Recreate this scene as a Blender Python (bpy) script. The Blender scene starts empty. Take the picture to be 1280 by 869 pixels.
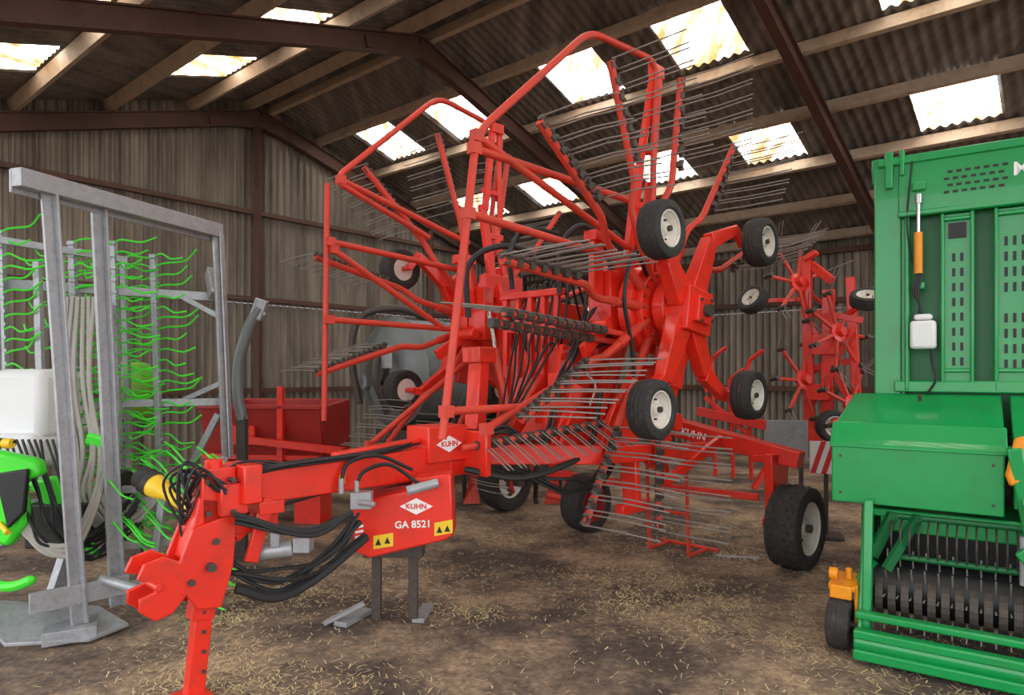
import bpy, bmesh, math, random
from mathutils import Vector, Matrix
random.seed(7)
sc = bpy.context.scene
sc.view_settings.view_transform = 'Standard'
sc.view_settings.look = 'None'
sc.view_settings.exposure = 0.0

# ------------------------------------------------------------ materials
def lin(c):
    return tuple((x/255/12.92 if x/255 <= .04045 else ((x/255+.055)/1.055)**2.4) for x in c)

def mat(name, rgb, rough=.5, metal=0., var=.15, scale=6., dirt=None, dirt_amt=.45, bump=0., bscale=40., coat=0.):
    m = bpy.data.materials.new(name); m.use_nodes = True
    nt = m.node_tree; N = nt.nodes; L = nt.links
    b = N['Principled BSDF']
    c = lin(rgb)
    tc = N.new('ShaderNodeTexCoord')
    n1 = N.new('ShaderNodeTexNoise'); n1.inputs['Scale'].default_value = scale; n1.inputs['Detail'].default_value = 3
    L.new(tc.outputs['Object'], n1.inputs['Vector'])
    mx = N.new('ShaderNodeMix'); mx.data_type = 'RGBA'
    mx.inputs[6].default_value = tuple(x*(1-var) for x in c)+(1,)
    mx.inputs[7].default_value = tuple(min(1, x*(1+var)) for x in c)+(1,)
    L.new(n1.outputs['Fac'], mx.inputs[0])
    out = mx.outputs[2]
    if dirt:
        n2 = N.new('ShaderNodeTexNoise'); n2.inputs['Scale'].default_value = scale*2.3; n2.inputs['Detail'].default_value = 5
        n2.inputs['Roughness'].default_value = .7
        L.new(tc.outputs['Object'], n2.inputs['Vector'])
        r = N.new('ShaderNodeValToRGB'); r.color_ramp.elements[0].position = .50; r.color_ramp.elements[1].position = .75
        r.color_ramp.elements[1].color = (dirt_amt,)*3+(1,)
        L.new(n2.outputs['Fac'], r.inputs['Fac'])
        m2 = N.new('ShaderNodeMix'); m2.data_type = 'RGBA'
        L.new(r.outputs['Color'], m2.inputs[0]); L.new(out, m2.inputs[6]); m2.inputs[7].default_value = lin(dirt)+(1,)
        out = m2.outputs[2]
    L.new(out, b.inputs['Base Color'])
    b.inputs['Roughness'].default_value = rough; b.inputs['Metallic'].default_value = metal
    b.inputs['Coat Weight'].default_value = coat
    if bump:
        n3 = N.new('ShaderNodeTexNoise'); n3.inputs['Scale'].default_value = bscale; n3.inputs['Detail'].default_value = 4
        L.new(tc.outputs['Object'], n3.inputs['Vector'])
        bp = N.new('ShaderNodeBump'); bp.inputs['Strength'].default_value = bump; bp.inputs['Distance'].default_value = .02
        L.new(n3.outputs['Fac'], bp.inputs['Height']); L.new(bp.outputs['Normal'], b.inputs['Normal'])
    return m

RED = mat('red_paint', (230, 46, 28), .36, 0, .14, 3, (140, 62, 44), .5, coat=.2)
RED2 = mat('faded_red_paint', (210, 62, 44), .5, 0, .18, 4, (124, 74, 60), .6)
DRED = mat('dark_red_paint', (160, 34, 28), .5, 0, .2, 4, (80, 50, 40), .5)
BLK = mat('black_rubber', (44, 43, 43), .75, 0, .25, 14, (104, 94, 82), .4)
HOSE = mat('hydraulic_hose', (30, 30, 32), .5, 0, .1)
GREYH = mat('grey_hose', (170, 165, 158), .6, 0, .1)
DARK = mat('dark_steel', (74, 67, 62), .55, .2, .25, 20, (128, 98, 78), .4)
TINE = mat('tine_steel', (138, 132, 126), .45, .3, .2, 20)
GALV = mat('galvanised_steel', (166, 168, 172), .42, .35, .22, 14, (108, 106, 102), .5)
CHROME = mat('chrome', (200, 200, 200), .2, .9, .05)
RIM = mat('white_rim', (226, 220, 210), .5, 0, .1, 10, (160, 120, 95), .4)
LIME = mat('lime_paint', (70, 225, 50), .4, 0, .1)
OLIVE = mat('green_plastic', (120, 178, 62), .5, 0, .15, 5)
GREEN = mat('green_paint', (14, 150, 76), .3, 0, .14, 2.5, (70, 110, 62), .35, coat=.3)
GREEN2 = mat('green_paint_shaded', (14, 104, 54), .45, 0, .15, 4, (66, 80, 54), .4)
ORNG = mat('orange_paint', (240, 150, 20), .4, 0, .1, 6, (150, 100, 50), .3)
YEL = mat('yellow_plastic', (236, 196, 40), .45, 0, .08)
WHITE = mat('white_plastic', (225, 226, 226), .4, 0, .05)
TEXTW = mat('white_decal', (240, 240, 238), .5, 0, .02)
TANK = mat('grey_tank_paint', (112, 118, 118), .4, .1, .2, 2, (64, 62, 58), .5)
STEEL = mat('rusty_steel_frame', (90, 62, 50), .7, .1, .3, 4, (58, 48, 44), .6)
WOOD = mat('purlin_timber', (186, 164, 142), .8, 0, .25, 3, (124, 102, 84), .6, bump=.2)
TRED = mat('tape_red', (215, 40, 40), .4)

# ------------------------------------------------------------ mesh builder
class B:
    def __init__(s, name, loc=(0, 0, 0), rotz=0., tf=None, sc_=1.):
        s.e = bpy.data.objects.new(name, None); s.e.empty_display_size = .2
        bpy.context.collection.objects.link(s.e)
        s.e.location = loc; s.e.rotation_euler = (0, 0, rotz); s.e.scale = (sc_,)*3
        s.tf = tf; s.P = {}; s.cur = None
    def part(s, n, m, bevel=0.):
        if n not in s.P: s.P[n] = ([], [], m, bevel)
        s.cur = s.P[n]; return s
    def add(s, vs, fs):
        V, F = s.cur[0], s.cur[1]; o = len(V)
        for v in vs: V.append(tuple(s.tf(v)) if s.tf else tuple(v))
        for f in fs: F.append([i+o for i in f])
        return s
    def box(s, c, d, rz=0., ry=0., rx=0.):
        M = Matrix.Rotation(rz, 3, 'Z') @ Matrix.Rotation(ry, 3, 'Y') @ Matrix.Rotation(rx, 3, 'X')
        vs = [Vector(c)+M @ Vector((x*d[0]/2, y*d[1]/2, z*d[2]/2)) for x in (-1, 1) for y in (-1, 1) for z in (-1, 1)]
        return s.add(vs, [(0, 1, 3, 2), (4, 6, 7, 5), (0, 4, 5, 1), (2, 3, 7, 6), (0, 2, 6, 4), (1, 5, 7, 3)])
    def beam(s, a, b, w, h, up=(0, 0, 1), w2=None, h2=None):
        a = Vector(a); b = Vector(b); d = (b-a).normalized(); up = Vector(up)
        if abs(d.dot(up)) > .98: up = Vector((0, 1, 0)) if abs(d.y) < .9 else Vector((1, 0, 0))
        x = d.cross(up).normalized(); y = x.cross(d).normalized()
        w2 = w if w2 is None else w2; h2 = h if h2 is None else h2
        vs = []
        for p, ww, hh in ((a, w, h), (b, w2, h2)):
            for i, j in ((-1, -1), (1, -1), (1, 1), (-1, 1)): vs.append(p+x*i*ww/2+y*j*hh/2)
        return s.add(vs, [(0, 3, 2, 1), (4, 5, 6, 7), (0, 1, 5, 4), (1, 2, 6, 5), (2, 3, 7, 6), (3, 0, 4, 7)])
    def tube(s, pts, r, n=8, fillet=0., taper=None):
        pts = [Vector(p) for p in pts]
        if fillet > 0 and len(pts) > 2:
            o = [pts[0]]
            for i in range(1, len(pts)-1):
                p = pts[i]; a = (pts[i-1]-p); b = (pts[i+1]-p)
                f = min(fillet, a.length*.45, b.length*.45)
                A = p+a.normalized()*f; C = p+b.normalized()*f
                for k in range(6):
                    t = k/5; o.append(A*(1-t)**2+p*2*t*(1-t)+C*t*t)
            o.append(pts[-1]); pts = o
        vs = []; fs = []; prev = None; m = len(pts)
        for i, p in enumerate(pts):
            d = (pts[min(i+1, m-1)]-pts[max(i-1, 0)])
            if d.length < 1e-6: d = Vector((0, 0, 1))
            d.normalize()
            if prev is None:
                up = Vector((0, 0, 1)) if abs(d.z) < .9 else Vector((1, 0, 0))
                x = d.cross(up).normalized()
            else:
                x = (prev-d*prev.dot(d)).normalized()
            prev = x; y = d.cross(x)
            rr = r if taper is None else r+(taper-r)*i/(m-1)
            for k in range(n):
                an = 2*math.pi*k/n; vs.append(p+x*math.cos(an)*rr+y*math.sin(an)*rr)
        for i in range(m-1):
            for k in range(n):
                fs.append((i*n+k, i*n+(k+1) % n, (i+1)*n+(k+1) % n, (i+1)*n+k))
        fs.append(list(range(n))); fs.append([(m-1)*n+k for k in range(n)])
        return s.add(vs, fs)
    def hose(s, pts, r, n=7, seg=7):
        P = [Vector(p) for p in pts]; P = [P[0]*2-P[1]]+P+[P[-1]*2-P[-2]]; o = []
        for i in range(1, len(P)-2):
            for k in range(seg):
                t = k/seg; a, b, c, d = P[i-1], P[i], P[i+1], P[i+2]
                o.append(.5*((2*b)+(c-a)*t+(2*a-5*b+4*c-d)*t*t+(3*b-a-3*c+d)*t**3))
        o.append(P[-2]); return s.tube(o, r, n)
    def lathe(s, c, ax, prof, n=36, tread=None, close=True):
        c = Vector(c); ax = Vector(ax).normalized()
        up = Vector((0, 0, 1)) if abs(ax.z) < .9 else Vector((1, 0, 0))
        x = ax.cross(up).normalized(); y = ax.cross(x); vs = []; fs = []; m = len(prof)
        for k in range(n):
            an = 2*math.pi*k/n; dr = x*math.cos(an)+y*math.sin(an)
            for j, (o, r) in enumerate(prof):
                if tread and r > tread[0]: r = r*(1-tread[1]*(((k//2)+j) % 2))
                vs.append(c+ax*o+dr*r)
        for k in range(n):
            for j in range(m-1):
                k2 = (k+1) % n; fs.append((k*m+j, k2*m+j, k2*m+j+1, k*m+j+1))
        if close:
            fs.append([k*m for k in range(n)]); fs.append([k*m+m-1 for k in range(n)])
        return s.add(vs, fs)
    def cyl(s, a, b, r, r2=None, n=18):
        a = Vector(a); b = Vector(b); L = (b-a).length
        return s.lathe(a, b-a, [(0, r), (L, r if r2 is None else r2)], n)
    def extr(s, pts, vec):
        n = len(pts); vec = Vector(vec); a = [Vector(p) for p in pts]
        return s.add(a+[p+vec for p in a], [list(range(n)), [n+i for i in range(n)]]+[(i, (i+1) % n, n+(i+1) % n, n+i) for i in range(n)])
    def wheel(s, pre, c, ax, R, w, rimmat=None, tread=None, n=40):
        """tyre + rim, ax points to the outer (dished) side"""
        h = w/2
        s.part(pre+'tyre', BLK)
        pr = [(-h*.7, R*.55), (-h*.8, R*.60), (-h, R*.70), (-h, R*.82), (-h*.88, R*.94)]
        cols = 9
        for i in range(cols):
            t = -1+2*i/(cols-1); rr = R*(1-.04*t*t)
            if not tread and i % 2: rr -= R*.03
            pr.append((t*h*.78, rr))
        pr += [(h*.88, R*.94), (h, R*.82), (h, R*.70), (h*.8, R*.60), (h*.7, R*.55)]
        s.lathe(c, ax, pr, 72 if tread else n, (R*.95, .06) if tread else None, close=False)
        s.part(pre+'rim', rimmat or RIM)
        s.lathe(c, ax, [(-h*.7, R*.02), (-h*.7, R*.56), (h*.72, R*.60), (h*.86, R*.62), (h*.88, R*.585), (h*.4, R*.50), (h*.1, R*.44), (h*.08, R*.26), (h*.62, R*.18), (h*.66, R*.02)], 36)
        s.part(pre+'hub_cap', DARK)
        cc = Vector(c); A = Vector(ax).normalized()
        s.cyl(cc+A*h*.6, cc+A*h*.9, R*.1, n=12)
        x = A.cross(Vector((0, 0, 1))).normalized(); y = A.cross(x)
        for k in range(5):
            an = k*2*math.pi/5; p = cc+x*math.cos(an)*R*.34+y*math.sin(an)*R*.34
            s.cyl(p+A*h*.05, p+A*h*.3, R*.04, n=6)
        return s
    def text(s, name, txt, loc, rot, size, m=None):
        c = bpy.data.curves.new(name, 'FONT'); c.body = txt; c.size = size; c.extrude = .0008; c.offset = size*.02
        c.align_x = 'CENTER'; c.align_y = 'CENTER'
        o = bpy.data.objects.new(name, c); bpy.context.collection.objects.link(o)
        c.materials.append(m or TEXTW); o.parent = s.e
        o.location = loc; o.rotation_euler = rot
    def done(s):
        for n, (V, F, m, bev) in s.P.items():
            mk(n, V, F, [m], s.e, bev)
        return s.e

def mk(n, V, F, mats, parent=None, bev=0., smooth=True, mi=None):
    me = bpy.data.meshes.new(n); me.from_pydata(V, [], F)
    if mi: me.polygons.foreach_set('material_index', mi)
    bm = bmesh.new(); bm.from_mesh(me); bmesh.ops.recalc_face_normals(bm, faces=bm.faces); bm.to_mesh(me); bm.free()
    for m in mats: me.materials.append(m)
    if smooth:
        me.shade_smooth(); me.set_sharp_from_angle(angle=math.radians(38))
    o = bpy.data.objects.new(n, me); bpy.context.collection.objects.link(o)
    if parent: o.parent = parent
    if bev:
        b = o.modifiers.new('bevel', 'BEVEL'); b.width = bev; b.segments = 2; b.limit_method = 'ANGLE'; b.angle_limit = math.radians(50)
    return o

# ------------------------------------------------------------ building
GX, GY = -4.89, 13.0
RIDGE, SL, HS, LEN = 6.63, .30, 8.0, 18.4
def W(t, v, z): return (GX+.765*t+.644*v, GY-.644*t+.765*v, z)
def roofz(v): return RIDGE-SL*abs(v)

def sheet_mat(name, c1, c2, c3, vert=True, rough=.6):
    m = bpy.data.materials.new(name); m.use_nodes = True; nt = m.node_tree; N = nt.nodes; L = nt.links
    b = N['Principled BSDF']; g = N.new('ShaderNodeNewGeometry'); mp = N.new('ShaderNodeMapping')
    L.new(g.outputs['Position'], mp.inputs['Vector'])
    mp.inputs['Rotation'].default_value = (0, 0, math.atan2(.644, .765))
    mp.inputs['Scale'].default_value = (1, 1, .14) if vert else (1.5, .15, .6)
    n1 = N.new('ShaderNodeTexNoise'); n1.inputs['Scale'].default_value = 3.; n1.inputs['Detail'].default_value = 6; n1.inputs['Roughness'].default_value = .65
    L.new(mp.outputs[0], n1.inputs['Vector'])
    r = N.new('ShaderNodeValToRGB'); e = r.color_ramp.elements
    e[0].position = .33; e[0].color = lin(c1)+(1,); e[1].position = .68; e[1].color = lin(c3)+(1,)
    x = e.new(.5); x.color = lin(c2)+(1,)
    L.new(n1.outputs['Fac'], r.inputs['Fac']); L.new(r.outputs['Color'], b.inputs['Base Color'])
    b.inputs['Roughness'].default_value = rough; b.inputs['Metallic'].default_value = .15
    return m
WALLM = sheet_mat('corrugated_wall', (96, 87, 76), (124, 114, 102), (150, 139, 125))
ROOFM = sheet_mat('corrugated_roof', (92, 86, 82), (122, 115, 109), (150, 141, 132), False)
SKY = bpy.data.materials.new('translucent_roof_sheet'); SKY.use_nodes = True
nt = SKY.node_tree; N = nt.nodes; L = nt.links; b = N['Principled BSDF']
g = N.new('ShaderNodeNewGeometry'); mp = N.new('ShaderNodeMapping'); mp.inputs['Rotation'].default_value = (0, 0, math.atan2(.644, .765)); mp.inputs['Scale'].default_value = (3., .35, 1)
L.new(g.outputs['Position'], mp.inputs['Vector'])
n1 = N.new('ShaderNodeTexNoise'); n1.inputs['Scale'].default_value = 2.2; n1.inputs['Detail'].default_value = 4; L.new(mp.outputs[0], n1.inputs['Vector'])
r = N.new('ShaderNodeValToRGB'); e = r.color_ramp.elements
e[0].position = .34; e[0].color = (.15, .07, .022, 1); e[1].position = .56; e[1].color = (1, .985, .95, 1); x = e.new(.44); x.color = (.26, .2, .12, 1)
L.new(n1.outputs['Fac'], r.inputs['Fac']); L.new(r.outputs['Color'], b.inputs['Emission Color']); b.inputs['Emission Strength'].default_value = 8.5
b.inputs['Base Color'].default_value = (.6, .57, .5, 1); b.inputs['Roughness'].default_value = .5

PER = .15; A = .034
def corr_wall(name, f, x0, x1, top, split):
    V = []; F = []; n = int((x1-x0)/(PER/8)); st = (x1-x0)/n
    for i in range(n+1):
        x = x0+i*st; o = A*max(-.45, math.sin(2*math.pi*x/PER))
        zs = [0, split, split, top(x)]
        off = [o, o, o+.012, o+.012]
        for z, q in zip(zs, off): V.append(f(x, q, z))
    for i in range(n):
        for j in (0, 2): F.append((i*4+j, (i+1)*4+j, (i+1)*4+j+1, i*4+j+1))
    return mk(name, V, F, [WALLM])
corr_wall('wall_left', lambda x, o, z: W(o-.03, x, z), -HS, HS, lambda v: roofz(v)+.235, 2.95)
corr_wall('wall_back', lambda x, o, z: W(x, HS+.05-o, z), -.05, LEN, lambda x: roofz(HS)+.21, 2.95)

lights_far = [(c, c2) for bay in range(4) for c, c2 in ((bay*4.6+1.1, bay*4.6+2.1), (bay*4.6+3.05, bay*4.6+4.05))]
lights_near = [(a+.45, min(c+.45, 18.3)) for a, c in lights_far]
def roof(name, sg):
    rows = [0, 1.38, 2.5, 3.98, 5.1, HS+.25]; V = []; F = []; MI = []
    n = int(LEN/(PER/6)); st = LEN/n; m = len(rows)
    for i in range(n+1):
        t = i*st; o = .022*math.sin(2*math.pi*t/PER)
        for v in rows: V.append(W(t-.08, sg*v, RIDGE+.22-SL*v+o))
    lt = lights_far if sg > 0 else lights_near
    for i in range(n):
        tc = (i+.5)*st
        for j in range(m-1):
            F.append((i*m+j, (i+1)*m+j, (i+1)*m+j+1, i*m+j+1))
            MI.append(1 if j in (1, 3) and any(a < tc < c for a, c in lt) else 0)
    return mk(name, V, F, [ROOFM, SKY], mi=MI)
roof('ceiling', 1); roof('ceiling.001', -1)

fr = B('steel_portal_frame')
fr.part('rafters', STEEL)
for t in (.15, 4.6, 9.2, 13.8, 18.3):
    for sg in (1, -1):
        for dz, w, h in ((0, .03, .26), (.13, .13, .02), (-.13, .13, .02)):
            fr.beam(W(t, 0, RIDGE-.16+dz), W(t, sg*HS, roofz(HS)-.16+dz), w, h)
        fr.beam(W(t, 0, RIDGE-.28), W(t, sg*1.0, RIDGE-.48), .12, .16)
        fr.part('columns', STEEL)
        fr.beam(W(t, sg*(HS-.18), 0), W(t, sg*(HS-.18), roofz(HS)-.1), .16, .28)
        fr.part('rafters', STEEL)
fr.part('gable_posts', STEEL)
for v in (-4.6, -.05, 4.4): fr.beam(W(.14, v, 0), W(.14, v, roofz(v)-.2), .11, .14)
fr.done()
pu = B('timber_purlins')
pu.part('purlins', WOOD)
for sg in (1, -1):
    for v in (.22, 1.28, 2.6, 3.88, 5.2, 6.5, 7.75):
        up = Vector((sg*SL*.644, sg*SL*.765, 1)).normalized()
        pu.beam(W(0, sg*v, roofz(v)+.09), W(LEN, sg*v, roofz(v)+.09), .075, .18, up)
pu.done()
gi = B('wall_girts'); gi.part('rails', STEEL)
for z in (1.3, 3.03, 4.66):
    w = HS if z < 4.3 else (RIDGE-z)/SL-.2
    gi.beam(W(.1, -w, z), W(.1, w, z), .09, .08)
for z in (1.3, 3.1, 4.1): gi.beam(W(0, HS-.1, z), W(LEN, HS-.1, z), .1, .10)
gi.done()

# floor
FL = bpy.data.materials.new('trodden_dirt_floor'); FL.use_nodes = True; nt = FL.node_tree; N = nt.nodes; L = nt.links; b = N['Principled BSDF']
g = N.new('ShaderNodeNewGeometry')
def noise(sc_, det=6, ro=.6):
    n = N.new('ShaderNodeTexNoise'); n.inputs['Scale'].default_value = sc_; n.inputs['Detail'].default_value = det; n.inputs['Roughness'].default_value = ro
    L.new(g.outputs['Position'], n.inputs['Vector']); return n
a1 = noise(.95, 7, .68); a2 = noise(20, 7, .82)
r1 = N.new('ShaderNodeValToRGB'); e = r1.color_ramp.elements; e[0].position = .42; e[0].color = lin((100, 86, 78))+(1,); e[1].position = .62; e[1].color = lin((206, 178, 148))+(1,)
x = e.new(.5); x.color = lin((146, 126, 110))+(1,)
L.new(a1.outputs['Fac'], r1.inputs['Fac'])
r2 = N.new('ShaderNodeValToRGB'); e = r2.color_ramp.elements; e[0].position = .38; e[0].color = (.30, .27, .25, 1); e[1].position = .60; e[1].color = (1.0, .96, .9, 1)
L.new(a2.outputs['Fac'], r2.inputs['Fac'])
mm = N.new('ShaderNodeMix'); mm.data_type = 'RGBA'; mm.blend_type = 'MULTIPLY'; mm.inputs[0].default_value = .85
L.new(r1.outputs['Color'], mm.inputs[6]); L.new(r2.outputs['Color'], mm.inputs[7]); L.new(mm.outputs[2], b.inputs['Base Color'])
b.inputs['Roughness'].default_value = .9
bp = N.new('ShaderNodeBump'); bp.inputs['Strength'].default_value = .8; bp.inputs['Distance'].default_value = .04
a3 = noise(9, 7, .75); L.new(a3.outputs['Fac'], bp.inputs['Height']); L.new(bp.outputs['Normal'], b.inputs['Normal'])
mk('floor', [(-30, -20, 0), (30, -20, 0), (30, 35, 0), (-30, 35, 0)], [(0, 1, 2, 3)], [FL], smooth=False)
STR = mat('straw', (226, 200, 150), .8, 0, .45, 3)
V = []; F = []
cl = [(random.uniform(-2.5, 3.2), random.uniform(2.8, 7.5), random.uniform(.12, .5)) for _ in range(46)]
for i in range(14000):
    if random.random() < .76:
        c = random.choice(cl); x = random.gauss(c[0], c[2]); y = random.gauss(c[1], c[2]*.7)
    else: x = random.uniform(-4.5, 6); y = random.uniform(2, 11)
    l = random.uniform(.01, .055); w = random.uniform(.001, .003); a = random.uniform(0, math.pi); z = random.uniform(.003, .01); dz = random.uniform(0, .008)
    dx, dy = math.cos(a)*l/2, math.sin(a)*l/2; nx, ny = -math.sin(a)*w, math.cos(a)*w
    o = len(V); V += [(x-dx-nx, y-dy-ny, z), (x+dx-nx, y+dy-ny, z+dz), (x+dx+nx, y+dy+ny, z+dz), (x-dx+nx, y-dy+ny, z)]; F.append((o, o+1, o+2, o+3))
mk('straw_litter', V, F, [STR], smooth=False)

# ------------------------------------------------------------ ROTARY RAKE  local (p, q, z): p = rearwards, q = to the right/near side
ra = B('rotary_rake', (.445, 6.18, 0), math.atan2(.714, .70), tf=lambda v: (v[0], -v[1], v[2]))
HZ = 2.15
def rotor(sg, guard_post, hoop, rails, W4):
    tag = 'near_' if sg > 0 else 'far_'
    ra.part(tag+'rotor_gearbox', RED, .006)
    ra.cyl((0, sg*.88, HZ), (0, sg*1.0, HZ), .36, n=36); ra.cyl((0, sg*1.0, HZ), (0, sg*1.06, HZ), .30, n=36)
    ra.cyl((0, sg*.6, HZ), (0, sg*.88, HZ), .22, .30, n=28); ra.cyl((0, sg*1.06, HZ), (0, sg*1.16, HZ), .17, n=24)
    ra.part(tag+'bolts', DARK)
    for k in range(20):
        an = k*math.pi/10; p = (math.cos(an)*.27, 0, math.sin(an)*.27)
        ra.cyl((p[0], sg*1.05, HZ+p[2]), (p[0], sg*1.07, HZ+p[2]), .010, n=6)
    # bogie
    ra.part(tag+'bogie', RED, .008)
    ra.box((.03, sg*1.27, HZ-.03), (.36, .22, .34), ry=.15); ra.cyl((0, sg*1.1, HZ), (0, sg*1.2, HZ), .22, n=24)
    ra.box((.03, sg*1.40, HZ-.03), (.22, .06, .2), ry=.15)
    ra.beam((-.02, sg*1.22, HZ-.2), (-.1, sg*1.22, HZ-.62), .05, .2, up=(1, 0, 0)); ra.beam((.1, sg*1.25, HZ+.1), (-.28, sg*1.2, HZ+.42), .06, .16, up=(1, 0, 0))
    for i, (p, z) in enumerate(W4):
        mid = (p*.42, sg*1.28, HZ+(z-HZ)*.75+(.12 if i == 1 else 0))
        ra.beam((p*.12, sg*1.27, HZ+(z-HZ)*.15), mid, .12, .22, up=(1, 0, 0), w2=.09, h2=.13)
        ra.beam(mid, (p*.9, sg*1.30, z+(.12 if z > HZ else -.02)), .09, .13, up=(0, 0, 1), w2=.07, h2=.08)
        ra.beam((p*.86, sg*1.30, z+(.14 if z > HZ else -.02)), (p, sg*1.34, z), .05, .08, w2=.05, h2=.07)
        ra.cyl((p, sg*1.30, z), (p, sg*1.50, z), .025, n=12)
    for i, (p, z) in enumerate(W4): ra.wheel(tag, (p, sg*1.49, z), (0, sg, 0), .205, .17)
    ra.part(tag+'hub_centre', DARK); ra.cyl((.03, sg*1.43, HZ-.03), (.03, sg*1.47, HZ-.03), .05)
    for dx_ in (-.08, .08):
        for dz_ in (-.08, .08): ra.cyl((.03+dx_, sg*1.42, HZ-.03+dz_), (.03+dx_, sg*1.445, HZ-.03+dz_), .014, n=6)
    # tine arms (two rear-lower ones of the near rotor are detached and ride in the rack)
    for k in range(12):
        an = math.radians(-28+k*30+(0 if sg > 0 else 9))
        R = 1.88; sa, ca = math.sin(an), math.cos(an); tx, tz = ca, -sa
        def pt(r, off=0, dq=0.): return (sa*r+tx*off, sg*(1.03+dq), HZ+ca*r+tz*off)
        if HZ+ca*R < .35: R = 1.72
        ra.part(tag+'tine_arms', RED2)
        ra.tube([pt(.20), pt(.62)], .038, 10)
        if sg > 0 and k in (4, 5, 6): continue
        ra.tube([pt(.25), pt(.85, .0), pt(1.0, .07, .05), pt(R, .10, .10)], .028, 8, .12)
        nT = 7
        droop = random.uniform(-.06, .02)
        for j in range(nT):
            r = R-.03-j*.112
            ra.part(tag+'tine_clamps', DARK)
            b0 = Vector(pt(r, .10, .10)); q = Vector((0, sg, 0)); rad = Vector((sa, 0, ca)); tan = Vector((tx, 0, tz))
            ra.box(b0, (.045, .05, .045), ry=an)
            for s_ in (-1, 1): ra.cyl(b0+tan*.03+rad*s_*.018, b0+tan*.03+rad*s_*.040, .024, n=8)
            ra.part(tag+'tines', TINE)
            for s_ in (-.04, .04):
                a = b0+rad*s_+tan*.03
                w = random.uniform(-.006, .006)
                ra.tube([a, a+q*.30+tan*(.01+w), a+q*.60+tan*(droop+w*2)], .0056, 5)
    ra.part(tag+'guard_frame', RED2)
    qg = sg*.97
    ra.tube([(p, qg, z) for p, z in hoop], .026, 10, .16)
    if guard_post: ra.tube([(p, qg+sg*.03, z) for p, z in guard_post], .024, 10)
    for a, c in rails: ra.tube([(a[0], qg, a[1]), (c[0], qg-sg*.05, c[1])], .026, 10)
    for a, c in rails: ra.box((a[0], qg, a[1]), (.07, .06, .07))
    # lift arm and rotor carrier
    ra.part(tag+'lift_arm', RED, .006)
    ra.beam((0, sg*.22, 1.05), (0, sg*.62, HZ-.05), .16, .26, up=(0, sg, 0), w2=.14, h2=.2)
    ra.beam((.22, sg*.25, 1.1), (.12, sg*.70, HZ+.25), .05, .16, up=(0, sg, 0))
    ra.beam((-.25, sg*.25, 1.1), (-.14, sg*.72, HZ+.32), .05, .16, up=(0, sg, 0))
    ra.box((-.05, sg*.72, HZ+.32), (.5, .10, .22)); ra.box((-.32, sg*.72, HZ+.05), (.12, .22, .5))
    ra.beam((-.1, sg*.78, HZ+.3), (-.12, sg*.92, 3.3), .05, .09, up=(1, 0, 0)); ra.beam((.1, sg*.78, HZ+.3), (.02, sg*.92, 3.2), .04, .06, up=(1, 0, 0))
    ra.beam((-.1, sg*.9, 3.25), (.06, sg*.95, 4.14), .04, .07, up=(1, 0, 0)); ra.beam((.1, sg*.9, 3.15), (.14, sg*.95, 4.10), .03, .05, up=(1, 0, 0))
    ra.box((.10, sg*.94, 4.12), (.16, .06, .10))
    ra.beam((-.12, sg*.88, 3.0), (.12, sg*.88, 3.0), .04, .06); ra.beam((-.12, sg*.92, 3.45), (.10, sg*.92, 3.45), .03, .05)
    ra.beam((-.45, sg*.74, HZ+.1), (-.5, sg*.78, HZ+.55), .06, .12, up=(1, 0, 0)); ra.box((-.48, sg*.78, HZ+.55), (.2, .12, .08))
    ra.cyl((-.5, sg*.60, HZ-.15), (-.5, sg*.9, HZ-.15), .05); ra.beam((-.35, sg*.8, HZ-.1), (-.75, sg*.85, HZ-.35), .05, .10)
    ra.part(tag+'cylinder', RED2); ra.cyl((-.42, sg*.18, 1.15), (-.36, sg*.48, 1.85), .045)
    ra.part(tag+'cylinder_rod', CHROME); ra.cyl((-.36, sg*.48, 1.85), (-.33, sg*.62, 2.25), .02)
rotor(1, None, [(-2.2, 1.26), (-1.93, 3.10), (-.83, 4.11), (.06, 4.18), (.02, 3.5), (-.02, 2.5)],
      [((-1.95, 3.0), (-.2, 3.0)), ((-2.0, 2.6), (-.3, 2.52)), ((-2.17, 1.42), (-.9, 1.42)), ((-1.93, 3.08), (-.25, 2.62)), ((-1.85, 1.30), (-.25, 1.9))],
      [(-.70, 2.62), (.83, 2.74), (-.82, 1.40), (.62, 1.46)])
rotor(-1, [(-1.82, 1.25), (-1.79, 3.20)], [(-.75, 2.9), (-1.70, 3.22), (-1.68, 3.3), (-.64, 4.24), (.21, 4.13), (.05, 3.2), (0, 2.5)],
      [((-1.78, 2.72), (-.3, 2.62)), ((-1.79, 2.08), (-.2, 2.05)), ((-1.75, 2.66), (-.6, 2.05)), ((-1.4, 1.02), (-.25, 1.8)), ((-1.68, 3.25), (-.3, 2.9))],
      [(-.70, 2.66), (.8, 2.7), (-.66, 1.47), (.66, 1.46)])
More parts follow.
